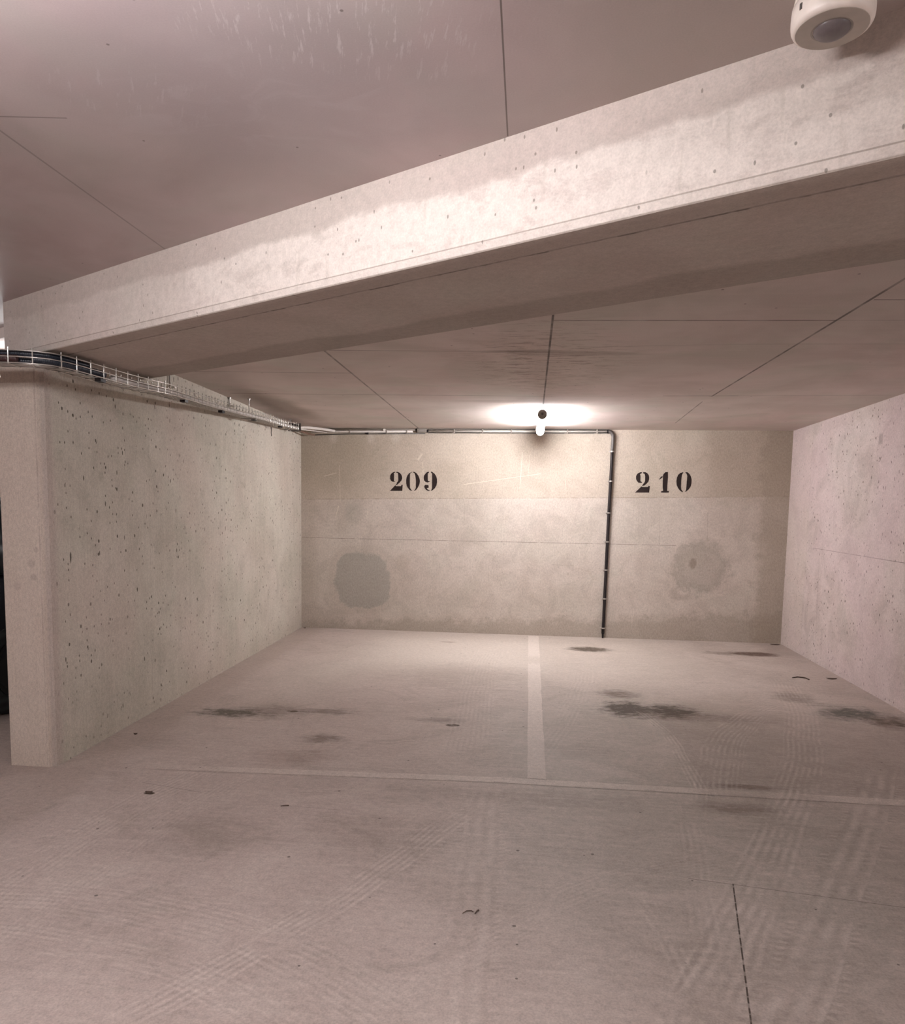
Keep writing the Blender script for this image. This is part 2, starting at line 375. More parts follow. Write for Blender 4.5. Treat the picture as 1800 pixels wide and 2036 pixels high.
def wall_mat(name, a, b, uaxis, extra=None, pock=1.0, streak=.35, tn=.4, mk=1.0):
    m = Mat(name, .85, .22); U, W = (m.Y, m.X) if uaxis == 'Y' else (m.X, m.Y); Z = m.Z; UW = U + W * 1.3; v = m.vec(UW, Z)
    n1 = m.noise(v, 1.2, 4, .6, .3); vs = m.noise(m.vec(UW * 14, Z * .9), 1, 4, .6); grain = m.noise(v, 130, 3, .7); n2 = m.noise(v, 6, 5, .7); mid = m.noise(m.vec(UW * 1.6, Z), 38, 3, .75)
    col = m.mix(n1.ss(.3, .7), a, b); col = tint(m, v, col, tn, 1.0)
    col = m.mix((vs - .42) * streak, col, tuple(min(1, x * 1.22) for x in b))
    col = m.mix(n2.ss(.50, .72) * .32, col, tuple(x * .78 for x in a))
    mot = m.noise(v, 3.3, 6, .72, .5); col = m.mix((mot.ss(.42, .66) * (.42 * mk)), col, tuple(min(1, x * 1.16) for x in b)); col = m.mix(((1 - mot.ss(.34, .50)) * (.36 * mk)), col, tuple(x * .80 for x in a))
    pk = None
    if pock:
        zone = n1.ss(.25, .5)
        pk = (m.pocks(m.vec(U + W * 1.3, Z * .75), 9, .10, .78) * zone).max(m.pocks(m.vec((U + W * 1.3) * 1.2, Z * .7), 20, .15, .80) * (zone * .7 + .3)).max(m.pocks(m.vec(U + W * 1.3, Z * .35), 13, .09, .90))
        if uaxis == 'Y': pk = pk * (U.ss(3.99, 4.05) * .9 + .1)
        col = m.mix((pk * .95 * pock).clamp(), col, (.10, .085, .065))
    if extra: col = extra(m, U, Z, col, n1, n2, vs)
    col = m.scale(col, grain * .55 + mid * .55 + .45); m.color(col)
    m.bump(grain, .4, .003); return m.m

def back_extra(m, U, Z, col, n1, n2, vs):
    # upper lift of formwork, yellower and smooth
    bandz = .155 - .0 ; top = (Z - U * .02 + (n2 - .5) * .012).ss(.178, .192)
    col = m.mix(top * .55, col, (.50, .435, .35))
    le = m.ell(U, Z, (-2.35, .65), (.75, .5), .4, 1.1, n1, .5); col = m.mix(le * top * .45, col, (.37, .325, .255))
    uright = m.rect(U, Z, 2.05, 3.1, .17, 1.1, .12, n2, .4); col = m.mix(uright * .45, col, (.35, .29, .235))
    lowp = (1 - top) * .30; col = m.mix(lowp, col, (.60, .545, .485))
    ln = (1 - (Z - U * .02 - .185).abs().ss(.003, .009)) * n2.ss(.35, .6); col = m.mix(ln * .45, col, (.27, .21, .16))
    # day joint
    col = m.mix(m.seg(U, Z, (-2.85, -.353), (1.75, -.353), .0035) * n2.ss(.25, .5) * .7, col, (.15, .12, .10))
    # darker rims: foot and right edge
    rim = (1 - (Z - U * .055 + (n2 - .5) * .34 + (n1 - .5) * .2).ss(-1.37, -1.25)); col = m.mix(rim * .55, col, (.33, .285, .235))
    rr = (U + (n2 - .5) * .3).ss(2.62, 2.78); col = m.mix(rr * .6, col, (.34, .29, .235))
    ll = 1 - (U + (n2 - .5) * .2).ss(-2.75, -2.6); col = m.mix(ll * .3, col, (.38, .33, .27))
    # filled patch and ring stains
    pe = ((U + 2.08) / .40).abs(); pf = ((Z + .86) / .40).abs(); pd = (pe * pe * pe + pf * pf * pf) + (n2 - .5) * .9 + (n1 - .5) * .8; p = 1 - pd.ss(.55, .75)
    rimp = 1 - pd.ss(1.1, 1.5); col = m.mix(rimp * .25, col, (.40, .36, .31))
    col = m.mix(p * .62, col, (.315, .305, .275))
    sm = m.ell(U, Z, (-2.18, -.03), (.16, .20), .4, 1, n2, .6); col = m.mix(sm * .35, col, (.33, .31, .27))
    sm2 = m.ell(U, Z, (-1.56, -.63), (.14, .13), .4, 1, n2, .6); col = m.mix(sm2 * .28, col, (.37, .32, .26))
    r1 = m.ell(U, Z, (2.06, -.60), (.36, .34), .75, 1.1, n2, 1.1); r1i = m.ell(U, Z, (2.05, -.60), (.30, .28), .5, 1.1, n2, 1.3)
    col = m.mix((r1 * .62 - r1i * .18).clamp(), col, (.31, .28, .24))
    r2 = m.ell(U, Z, (1.83, -.93), (.16, .10), .7, 1.0, n2, .5); r2i = m.ell(U, Z, (1.86, -.90), (.10, .06), .6, 1., n2, .4); col = m.mix((r2 * .4 - r2i * .35).clamp(), col, (.33, .28, .24))
    drop = m.ell(U, Z, (1.96, -.57), (.055, .085), .5, 1., n2, .6); col = m.mix(drop * .6, col, (.24, .195, .15))
    mk = m.noise(m.vec(U * 5, Z * 5), 1, 4, .7, .6).ss(.62, .68) * m.rect(U, Z, -.6, .9, -1.1, .1, .3); col = m.mix(mk * .25, col, (.35, .29, .22))
    # white scratches
    L = [((-.81, .34), (.117, .479), .006, .7), ((-.108, .73), (-.127, .307), .006, .7), ((-.02, .70), (-.03, .45), .004, .5), ((-2.373, .556), (-2.359, .089), .004, .6), ((-2.38, .05), (-2.42, -.09), .006, .7),
         ((-2.01, .02), (-2.02, -.1), .005, .6), ((-2.56, .42), (-2.42, .46), .008, .5), ((.42, .40), (.43, .27), .004, .4), ((-1.38, .64), (-1.34, .70), .02, .5), ((-1.33, .60), (-1.30, .36), .012, .3)]
    for a, b, w_, k in L: col = m.mix(m.seg(U, Z, a, b, w_, .8) * k, col, (.74, .68, .58))
    for a, b in (((.30, -.62), (.55, -.625)), ((1.3, .08), (1.32, -.35)), ((2.1, .05), (2.12, -.3)), ((1.55, .1), (1.56, -.5)), ((-.8, .02), (-.8, -.1))): col = m.mix(m.seg(U, Z, a, b, .004, .8) * .35, col, (.2, .17, .13))
    bl = m.ell(U, Z, (-2.45, .90), (.08, .10), .2, 1).max(m.ell(U, Z, (-1.98, .90), (.07, .10), .2, 1)).max(m.ell(U, Z, (-1.66, .90), (.09, .10), .2, 1)); col = m.mix(bl * .35, col, (.72, .68, .62))
    return col
def left_extra(m, U, Z, col, n1, n2, vs):
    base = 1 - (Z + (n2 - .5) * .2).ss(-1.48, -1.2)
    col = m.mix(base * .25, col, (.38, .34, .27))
    for u in (6.56, 7.8, 5.19): col = m.mix(m.seg(U, Z, (u, .5), (u - .02, -1.4), .007, .9) * vs.ss(.35, .6) * .30, col, (.20, .18, .14))
    a = m.ell(U, Z, (7.18, .225), (.09, .05), .3, 1); b = m.ell(U, Z, (4.53, .19), (.05, .05), .3, 1); c = m.ell(U, Z, (4.17, -.30), (.010, .035), .6, 1)
    col = m.mix(a.max(b) * .4, col, (.30, .27, .22)); col = m.mix(c * .9, col, (.06, .05, .04))
    pr = m.noise(m.vec(U, Z), .9, 2).ss(.5, .7); col = m.mix(pr * .25, col, (.58, .48, .43))
    fr = 1 - U.ss(3.955, 3.965); ch = fr.max(1 - U.ss(4.0, 4.06)); col = m.mix(fr * .5, col, (.56, .455, .40)); col = m.mix((ch - fr) * .45, col, (.42, .33, .31))
    ed = m.seg(m.X, m.Y, (-2.716, 3.95), (-2.716, 3.94), .006) * n2.ss(.3, .6); col = m.mix(ed * .35, col, (.28, .21, .19))
    for x, z, q in ((-2.77, .42, .030), (-2.76, .345, .026), (-2.86, .29, .028), (-2.74, .50, .02)): col = m.mix(m.ell(m.X, Z, (x, z - .75), (q, q), .5, 1) * fr * .35, col, (.30, .24, .22))
    return col
def right_extra(m, U, Z, col, n1, n2, vs):
    dash = m.noise(m.vec(U * 6, 0.0), 1, 2).ss(.3, .5)
    col = m.mix(m.seg(U, Z, (8.4, -.315), (3.8, -.37), .004) * (dash * .5 + .3), col, (.18, .14, .13))
    col = m.mix(m.seg(U, Z, (8.202, -.40), (8.155, -1.25), .005) * .4, col, (.2, .16, .15))
    st = m.rect(U, Z, 8.62, 9.4, -1.6, .93, .04, n2, .06); col = m.mix(st * .4, col, (.60, .52, .47))
    stl = m.seg(U, Z, (8.62, .9), (8.60, -1.5), .012, .8); col = m.mix(stl * .3, col, (.42, .35, .31))
    pt = m.rect(U, Z, 6.88, 6.96, .64, .73, .012); col = m.mix(pt * .6, col, (.27, .23, .21))
    tp = (Z + (n2 - .5) * .16).ss(.86, .92); col = m.mix(tp * .3, col, (.42, .36, .32))
    mg = m.noise(m.vec(U, Z), .8, 2, .5).ss(.42, .62); return m.mix(mg * .35, col, (.60, .475, .50))

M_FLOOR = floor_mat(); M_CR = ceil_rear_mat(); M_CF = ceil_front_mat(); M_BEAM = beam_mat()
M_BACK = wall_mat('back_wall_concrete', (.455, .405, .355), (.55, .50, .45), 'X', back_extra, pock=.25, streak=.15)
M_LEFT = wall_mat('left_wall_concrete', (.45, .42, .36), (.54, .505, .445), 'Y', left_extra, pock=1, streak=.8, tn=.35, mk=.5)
M_RIGHT = wall_mat('right_wall_concrete', (.50, .43, .405), (.58, .505, .485), 'Y', right_extra, pock=1.2, streak=.15)
M_SIDE = wall_mat('garage_wall_concrete', (.47, .41, .37), (.55, .49, .44), 'Y', None, pock=.6)
M_SIDEX = wall_mat('garage_end_wall_concrete', (.47, .41, .37), (.55, .49, .44), 'X', None, pock=.6)
M_ZINC = plain('galvanised_wire', (.62, .60, .57), .35, .9)
M_ZINCD = plain('galvanised_steel', (.45, .43, .41), .45, .7)
M_WHITE = plain('white_plastic', (.78, .75, .70), .35)
M_CREAM = plain('cream_plastic', (.80, .72, .66), .38)
M_GREY = plain('grey_plastic', (.30, .27, .24), .5)
M_CAP = plain('lamp_cap_grey', (.25, .225, .19), .6)
M_BLACK = plain('black_conduit', (.018, .014, .015), .45, spec=.25)
M_DGREY = plain('dark_grey_conduit', (.09, .08, .075), .4)
M_BLUE = plain('blue_black_conduit', (.02, .025, .038), .38)
M_RED = plain('dark_red_conduit', (.055, .025, .025), .4)
M_CABW = plain('pale_grey_cable', (.62, .58, .55), .45)
M_CABB = plain('brown_cable', (.20, .12, .09), .5)
M_NUM = plain('black_stencil_paint', (.022, .014, .013), .7, spec=.2)

# ------------------------------------------------------------------ setting
def bbox(name, x0, x1, y0, y1, z0, z1, m):
    bm = bmesh.new(); prism(bm, [(x0, y0), (x1, y0), (x1, y1), (x0, y1)], z0, z1); return struct(link(name, bm, m))
EX0, EX1, EY0 = -9.0, 7.5, -5.5
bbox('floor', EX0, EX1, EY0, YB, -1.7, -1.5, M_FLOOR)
def lb(x, o=0.): return BY + BS * x + o
bm = bmesh.new(); prism(bm, [(EX0, EY0), (EX1, EY0), (EX1, -1.9), (4.2, lb(4.2, .3)), (-5.5, lb(-5.5, .3)), (EX0, lb(-5.5, .3))], ZF, ZF + .25)
struct(link('ceiling', bm, M_CF))
bm = bmesh.new(); prism(bm, [(EX1, -1.9), (EX1, YB), (EX0, YB), (EX0, lb(-5.5, .3)), (-5.5, lb(-5.5, .3)), (4.2, lb(4.2, .3))], ZC, ZC + .31)
struct(link('ceiling', bm, M_CR))
bbox('wall_back', EX0, EX1, YB, YB + .25, -1.7, 1.3, M_BACK)
bbox('wall_far_left', EX0 - .25, EX0, EY0, YB + .25, -1.7, 1.35, M_SIDE)
bbox('wall_far_right', EX1, EX1 + .25, EY0, YB + .25, -1.7, 1.35, M_SIDE)
bbox('wall_front', EX0 - .25, EX1 + .25, EY0 - .25, EY0, -1.7, 1.35, M_SIDEX)
# left partition: chamfered end, low head under the beam, full height behind it
YP, WP = 3.948, .270
bm = bmesh.new(); xi = xl(YP)
prism(bm, [(xi - WP, YP), (xi - .036, YP), (xi - .006, YP + .028), (xl(YP + .1), YP + .1), (xl(YB), YB), (xl(YB) - WP, YB)], -1.5, ZB)
bm2y = 4.62
prism(bm, [(xl(bm2y) - WP, bm2y + .16), (xl(bm2y), bm2y), (xl(YB), YB), (xl(YB) - WP, YB)], ZB, ZC)
struct(link('wall_left', bm, M_LEFT))
# right partition
bm = bmesh.new(); prism(bm, [(xr(3.95), 3.95), (xr(3.95) + WP, 3.95), (xr(YB) + WP, YB), (xr(YB), YB)], -1.5, ZC)
struct(link('wall_right', bm, M_RIGHT))
# downstand beam: extruded profile with a small chamfered fillet along the lower front edge
bm = bmesh.new(); a = Vector((-2.82, lb(-2.82), 0)); b = Vector((4.2, lb(4.2), 0))
prof = [(0, ZF + .02), (0, ZB + .030), (-.004, ZB + .027), (-.004, ZB + .024), (.004, ZB + .003), (.009, ZB), (BW, ZB), (BW, ZF + .02)]
ra = [bm.verts.new(P(a.x, a.y + o, z)) for o, z in prof]; rb = [bm.verts.new(P(b.x, b.y + o, z)) for o, z in prof]
bm.faces.new(ra); bm.faces.new(rb[::-1])
for i in range(len(prof)): j = (i + 1) % len(prof); bm.faces.new((ra[i], ra[j], rb[j], rb[i]))
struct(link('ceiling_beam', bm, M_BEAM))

# painted bay lines, worn by tyres
MP = M_FLOOR.copy(); MP.name = 'worn_line_paint'; MP.node_tree.nodes['paint'].outputs[0].default_value = 1.0
def ribbon(name, c, m, label, cat, seed):
    rnd = random.Random(seed); bm = bmesh.new(); prev = None
    for (x0, y0, x1, y1) in c:
        j = [rnd.uniform(-.003, .003) for _ in range(4)]
        q = (bm.verts.new(P(x0 + j[0], y0 + j[1], -1.4985)), bm.verts.new(P(x1 + j[2], y1 + j[3], -1.4985)))
        if prev: bm.faces.new((prev[0], prev[1], q[1], q[0]))
        prev = q
    o = link(name, bm, m); return tag(o, label, cat)
ribbon('painted_line', [(.030 - .006 * t / 30, 4.19 + (9.24 - 4.19) * t / 30, .132 + .018 * t / 30, 4.19 + (9.24 - 4.19) * t / 30) for t in range(31)], MP,
       'worn pale line between bays 209 and 210, running to the back wall', 'road marking', 1)
ribbon('painted_line', [(x, 4.00 + .098 * min(1, (x + 2.2) / 2) - .018 * max(0, x) * .5 , x, 4.075 + .098 * min(1, (x + 2.2) / 2) - .004 * max(0, x) * .5 + .008) for x in [-2.2 + .12 * i for i in range(44)]], MP,
       'faint pale line crossing the floor at the mouth of both bays', 'road marking', 2)

# ------------------------------------------------------------------ bay numbers
NUMS = {
 '209': [
  [[(-1.667,0.482),(-1.672,0.471),(-1.685,0.468),(-1.68,0.452),(-1.681,0.375),(-1.677,0.367),(-1.664,0.362),(-1.699,0.36),(-1.719,0.375),(-1.729,0.398),(-1.729,0.43),(-1.722,0.452),(-1.704,0.471),(-1.685,0.481)],
   [(-1.654,0.482),(-1.634,0.482),(-1.608,0.47),(-1.59,0.449),(-1.58,0.423),(-1.579,0.4),(-1.589,0.376),(-1.609,0.352),(-1.633,0.331),(-1.648,0.32),(-1.661,0.32),(-1.644,0.343),(-1.646,0.352),(-1.633,0.365),(-1.627,0.38),(-1.63,0.453),(-1.634,0.468),(-1.654,0.473)],
   [(-1.731,0.248),(-1.663,0.32),(-1.657,0.307),(-1.591,0.308),(-1.587,0.325),(-1.571,0.325),(-1.575,0.25)]],
  [[(-1.458,0.485),(-1.469,0.48),(-1.49,0.469),(-1.51,0.448),(-1.524,0.415),(-1.529,0.381),(-1.528,0.343),(-1.521,0.313),(-1.503,0.283),(-1.481,0.26),(-1.457,0.252),(-1.455,0.26),(-1.47,0.271),(-1.479,0.292),(-1.482,0.36),(-1.481,0.459),(-1.471,0.474),(-1.458,0.477)],
   [(-1.44,0.485),(-1.416,0.479),(-1.394,0.462),(-1.374,0.434),(-1.361,0.4),(-1.357,0.371),(-1.362,0.336),(-1.375,0.306),(-1.392,0.278),(-1.409,0.259),(-1.426,0.251),(-1.427,0.259),(-1.414,0.271),(-1.407,0.293),(-1.406,0.374),(-1.414,0.442),(-1.423,0.468),(-1.44,0.477)]],
  [[(-1.247,0.489),(-1.269,0.485),(-1.29,0.465),(-1.307,0.439),(-1.311,0.41),(-1.306,0.384),(-1.289,0.365),(-1.262,0.357),(-1.228,0.37),(-1.25,0.374),(-1.258,0.385),(-1.26,0.466),(-1.247,0.476)],
   [(-1.221,0.492),(-1.199,0.483),(-1.173,0.462),(-1.155,0.433),(-1.145,0.399),(-1.145,0.356),(-1.151,0.322),(-1.17,0.288),(-1.196,0.264),(-1.22,0.256),(-1.22,0.265),(-1.209,0.274),(-1.205,0.296),(-1.206,0.466),(-1.221,0.478)],
   [(-1.301,0.316),(-1.288,0.328),(-1.249,0.325),(-1.246,0.295),(-1.27,0.288),(-1.257,0.271),(-1.233,0.263),(-1.235,0.255),(-1.261,0.256),(-1.285,0.273),(-1.299,0.294)]],
 ],
 '210': [
  [[(1.32,0.513),(1.318,0.502),(1.308,0.493),(1.298,0.491),(1.304,0.465),(1.306,0.405),(1.325,0.395),(1.323,0.386),(1.285,0.386),(1.265,0.405),(1.253,0.43),(1.252,0.465),(1.264,0.491),(1.284,0.506),(1.303,0.513)],
   [(1.333,0.513),(1.36,0.513),(1.382,0.501),(1.398,0.482),(1.405,0.458),(1.406,0.428),(1.399,0.402),(1.379,0.376),(1.354,0.354),(1.333,0.35),(1.327,0.354),(1.341,0.376),(1.351,0.389),(1.359,0.406),(1.358,0.466),(1.351,0.492),(1.333,0.498)],
   [(1.247,0.269),(1.321,0.345),(1.33,0.337),(1.398,0.338),(1.403,0.353),(1.418,0.349),(1.413,0.271)]],
  [[(1.591,0.516),(1.622,0.518),(1.625,0.456),(1.622,0.383),(1.622,0.295),(1.643,0.293),(1.642,0.274),(1.553,0.273),(1.552,0.291),(1.575,0.295),(1.567,0.34),(1.565,0.469),(1.569,0.49)],
   [(1.525,0.436),(1.545,0.464),(1.561,0.468),(1.562,0.454),(1.537,0.434),(1.527,0.423)]],
  [[(1.797,0.518),(1.766,0.509),(1.742,0.488),(1.728,0.453),(1.724,0.411),(1.729,0.368),(1.744,0.334),(1.767,0.304),(1.793,0.285),(1.808,0.284),(1.801,0.294),(1.785,0.313),(1.78,0.343),(1.78,0.428),(1.784,0.48),(1.791,0.499),(1.799,0.51)],
   [(1.824,0.519),(1.849,0.517),(1.871,0.498),(1.889,0.468),(1.9,0.43),(1.9,0.387),(1.891,0.348),(1.871,0.316),(1.843,0.29),(1.823,0.284),(1.835,0.294),(1.842,0.318),(1.844,0.408),(1.847,0.472),(1.838,0.5),(1.825,0.51)]],
 ],
}

for num, loc, lab in (('209', (-1.44, YB, EYE + .24), 'black stencilled number 209 on the back wall'), ('210', (1.58, YB, EYE + .27), 'black stencilled number 210 on the back wall right of the black pipe')):
    t = thing('stencilled_number', lab, 'number', loc)
    for polys in NUMS[num]:
        bm = bmesh.new()
        for pl in polys:
            fa = [bm.verts.new(P(x, YB - .0015, z)) for x, z in pl]; ba = [bm.verts.new(P(x, YB - .0002, z)) for x, z in pl]
            bm.faces.new(fa); bm.faces.new(ba[::-1])
            for i in range(len(pl)): bm.faces.new((fa[i], fa[(i + 1) % len(pl)], ba[(i + 1) % len(pl)], ba[i]))
        link('digit', bm, M_NUM, t)

# ------------------------------------------------------------------ tube lamps
M_TUBES = {}
def lamp_mat(k):
    if k not in M_TUBES: M_TUBES[k] = plain('lit_diffuser_%d' % len(M_TUBES), (.9, .9, .88), .4, emit=k)
    return M_TUBES[k]
def tube_lamp(c, ang, slab, k, label, L=1.52, r=.045):
    t = thing('tube_lamp', label, 'lamp', (c[0], c[1], slab + EYE), 'tube lamps under the slab')
    R = Matrix.Rotation(ang, 3, 'Z'); d = R @ Vector((0, 1, 0)); cc = P(*c)
    bm = bmesh.new(); lathe(bm, cc - d * (L / 2 - .05), d, [(0, r * .93), (L - .1, r * .93)], 28); link('diffuser', bm, lamp_mat(k), t, True)
    for s in (-1, 1):
        e = cc + d * s * (L / 2)
        bm = bmesh.new(); lathe(bm, e, -d * s, [(0, r * .3), (.001, r * .86), (.006, r * .97), (.014, r), (.052, r), (.056, r * .94)], 28); cap = link('end_cap', bm, M_CAP, t, True)
        bm = bmesh.new(); lathe(bm, e, d * s, [(-.002, r * .26), (.008, r * .26), (.010, r * .18)], 14); link('cable_gland', bm, M_DGREY, cap)
        # mounting clip: strap round the tube and a foot on the slab
        m_ = cc + d * s * (L / 2 - .30); top = slab + EYE; bm = bmesh.new()
        lathe(bm, m_ - d * .012, d, [(0, r * 1.0), (0, r * 1.06), (.024, r * 1.06), (.024, r * 1.0)], 24)
        box(bm, (m_.x, m_.y, (top + m_.z + r) / 2), (.022, .022, max(.004, top - m_.z - r)), R); box(bm, (m_.x, m_.y, top - .003), (.07, .03, .006), R)
        link('mounting_clip', bm, M_WHITE, t)
    return t
tube_lamp((.0925, 8.06, .93), 0, ZC, STALL_LAMP, 'lit white tube lamp with grey end cap above the line between bays 209 and 210', 1.60)
tube_lamp((-1.00, 1.00, .96), math.pi / 2, ZF, NEAR_LAMP, 'lit tube lamp under the aisle slab, left of the motion sensor')
tube_lamp((3.9, .10, .99), 0, ZF, AISLE_FILL, 'added fill tube lamp under the aisle slab, far right beyond the motion sensor')  # unseen lamp added as fill for the beam and aisle
tube_lamp((-6.3, -1.6, .99), 0, ZF, AISLE_FILL, 'added fill tube lamp under the aisle slab, in front of the dark car')  # second out-of-view lamp, added for fill from the left
tube_lamp((-3.95, 4.55, .90), math.pi / 2 + .05, ZC - 0.0, BAY_LAMP, 'lit tube lamp above the left neighbour bay, seen through the gap beside the beam')
tube_lamp((1.2, -2.6, .99), 0, ZF, NEAR_LAMP, 'added fill tube lamp under the aisle slab, behind the viewer')  # extra fill light added behind the camera
tube_lamp((-5.6, 7.4, .93), 0, ZC, BAY_LAMP, 'lit tube lamp above the parked dark car')

# ------------------------------------------------------------------ motion sensor
sx, sy = .590, 1.731; top = ZF; r = .079
t = thing('motion_sensor', 'round cream motion sensor on the ceiling in front of the beam', 'sensor', (sx, sy, top + EYE))
ax = Vector((0, 0, -1)); c0 = P(sx, sy, top)
bm = bmesh.new(); lathe(bm, c0, ax, [(0, r * .90), (.004, r * .93), (.018, r * .96), (.0185, r * .925), (.021, r * .925), (.0215, r * .985), (.040, r * 1.0), (.052, r * 1.0), (.060, r * .985), (.065, r * .955), (.0675, r * .91), (.0685, r * .88), (.0685, r * .50)], 64)
hs = link('housing', bm, M_CREAM, t, False)
for p in hs.data.polygons: p.use_smooth = len(p.vertices) == 4
bm = bmesh.new(); lathe(bm, c0 + ax * .0675, ax, [(0, r * .50), (.002, r * .505), (.002, r * .46), (0, r * .455)], 48); link('lens_ring', bm, M_GREY, t)
bm = bmesh.new(); lathe(bm, c0 + ax * .0680, ax, [(0, r * .885), (.0012, r * .875), (.0014, r * .49), (0, r * .49)], 64); link('face_disc', bm, plain('taupe_plastic', (.44, .395, .35), .55), t)
ml = Mat('sensor_lens', .35, .5); n = ml.noise(ml.vec(ml.X * 40, ml.Y * 40), 3, 2); ml.color(ml.mix(n, (.12, .10, .105), (.16, .135, .135)))
bm = bmesh.new(); lathe(bm, c0 + ax * .066, ax, [(0, r * .46)] + [(r * .25 * math.sin(q * math.pi / 16), r * .455 * math.cos(q * math.pi / 16)) for q in range(0, 9)], 48); link('lens', bm, ml.m, t, True)
bm = bmesh.new(); dv = Vector((-.90, -.38, 0)).normalized(); box(bm, c0 + ax * .040 + dv * r * .995, (.006, .003, .012), Matrix.Rotation(math.atan2(dv.y, dv.x) + math.pi / 2, 3, 'Z')); link('latch', bm, M_DGREY, t)

# ------------------------------------------------------------------ back wall cable run
PY = YB - .030; PZ = .990
t = thing('conduit_run', 'pale horizontal conduit railed along the top of the back wall behind the tube lamp', 'conduit', (-.1, PY, EYE + PZ))
def pz(x): return .972 + (x + 2.6) * .0035
bm = bmesh.new(); tube(bm, [P(-1.26, PY, pz(-1.26)), P(.90, PY, pz(.90))], .0145, 14); link('pipe', bm, M_WHITE, t, True)
for dz, nm in ((.020, 'upper_lip'), (-.021, 'lower_lip')):
    bm = bmesh.new(); prev = None
    for x in (-1.26, .895):
        q = [bm.verts.new(P(x, y, pz(x) + dz + z)) for y, z in ((YB, -.002), (YB - .05, -.002), (YB - .05, .002), (YB, .002))]
        bm.faces.new(q)
        if prev:
            for i in range(4): bm.faces.new((prev[i], prev[(i + 1) % 4], q[(i + 1) % 4], q[i]))
        prev = q
    link(nm, bm, M_DGREY, t)
for x in (-.936, -.592, -.245, .09, .42, .77):
    bm = bmesh.new(); box(bm, P(x, YB - .027, pz(x)), (.014, .054, .050)); box(bm, P(x - .015, YB - .05, pz(x) - .024), (.035, .006, .006)); link('clip', bm, M_GREY, t)
# left run: two conduits from the tray to the junction box
t = thing('conduit', 'pale conduit on the back wall between the cable tray and the junction box', 'conduit', (-1.9, PY, EYE + .97), 'conduits at the top left of the back wall')
bm = bmesh.new(); tube(bm, [P(-2.72, PY - .01, .955), P(-2.4, PY, .965), P(-1.45, PY, .972)], .013, 12); link('pipe', bm, M_CABW, t, True)
for x in (-2.234, -1.773, -1.523):
    bm = bmesh.new(); box(bm, P(x, YB - .022, .968), (.014, .044, .036)); link('clip', bm, M_GREY, t)
t = thing('conduit', 'darker upper conduit on the back wall touching the slab, left of the junction box', 'conduit', (-1.9, PY, EYE + .995), 'conduits at the top left of the back wall')
bm = bmesh.new(); tube(bm, [P(-2.50, PY, .994), P(-1.5, PY, .992), P(-1.34, PY, .985)], .010, 10); link('pipe', bm, M_GREY, t, True)
for x in (-1.80,):
    bm = bmesh.new(); box(bm, P(x, YB - .025, .985), (.03, .05, .03)); link('clip', bm, M_WHITE, t)
t = thing('conduit', 'thin dark cable on the back wall just below the pale conduit', 'cable', (-2.0, PY, EYE + .94), 'conduits at the top left of the back wall')
bm = bmesh.new(); tube(bm, [P(-2.70, YB - .012, .925), P(-2.2, YB - .01, .940), P(-1.3, YB - .01, .950)], .006, 8); link('cable', bm, M_DGREY, t, True)
bm = bmesh.new(); box(bm, P(-2.02, YB - .012, .945), (.03, .024, .024)); link('clip', bm, M_BLACK, t)
t = thing('junction_box', 'small dark junction connector where the conduits meet, above the number 209', 'junction box', (-1.33, PY, EYE + .98))
bm = bmesh.new(); box(bm, P(-1.335, YB - .033, .982), (.12, .05, .048)); bmesh.ops.bevel(bm, geom=bm.edges[:], offset=.008, segments=2, affect='EDGES'); link('body', bm, M_GREY, t)
bm = bmesh.new(); lathe(bm, P(-1.41, PY, .982), (1, 0, 0), [(0, .018), (.02, .020)], 12); link('collar', bm, M_BLACK, t)
bm = bmesh.new(); lathe(bm, P(-1.278, PY, .980), (1, 0, 0), [(0, .020), (.025, .018)], 12); link('collar', bm, M_BLACK, t)
bm = bmesh.new(); box(bm, P(-1.335, YB - .060, .982), (.06, .006, .022)); link('cover', bm, M_ZINCD, t)
# bend and black pipe down to the floor
t = thing('drop_pipe', 'black vertical pipe clipped to the back wall between the numbers 209 and 210', 'pipe', (.93, PY, 0))
bpts = [P(.898, PY, .985), P(.915, PY, .984), P(.938, PY, .972), P(.957, PY, .945), P(.962, PY, .90), P(.957, PY, .76)]
bm = bmesh.new(); tube(bm, spline(bpts, .012), .0205, 16); bend = link('bend', bm, M_DGREY, t, True)
bm = bmesh.new(); lathe(bm, P(.889, PY, .985), (1, 0, 0), [(0, .024), (.014, .024)], 16); link('collar', bm, M_BLACK, bend)
bm = bmesh.new(); tube(bm, spline([P(.957, PY, .76), P(.953, PY, .40), P(.945, PY, .02), P(.939, PY, -.5), P(.934, PY, -1.02), P(.929, PY, -1.44)], .1), .0185, 16); link('pipe', bm, M_BLACK, t, True)
bm = bmesh.new(); lathe(bm, P(.928, PY, -1.44), (0, 0, -1), [(0, .018), (.01, .012), (.055, .010), (.06, .010)], 12); link('pipe_end', bm, M_BLACK, t, True)
for x, z in ((.957, .751), (.954, .399), (.945, .021), (.941, -.325), (.939, -.666), (.934, -1.017), (.929, -1.377)):
    bm = bmesh.new(); lathe(bm, P(x, PY, z - .007), (0, 0, 1), [(0, .018), (0, .0225), (.014, .0225), (.014, .018)], 16)
    box(bm, P(x, YB - .006, z), (.066, .012, .014)); box(bm, P(x - .030, YB - .014, z), (.010, .02, .012)); link('clip', bm, M_ZINC, t)

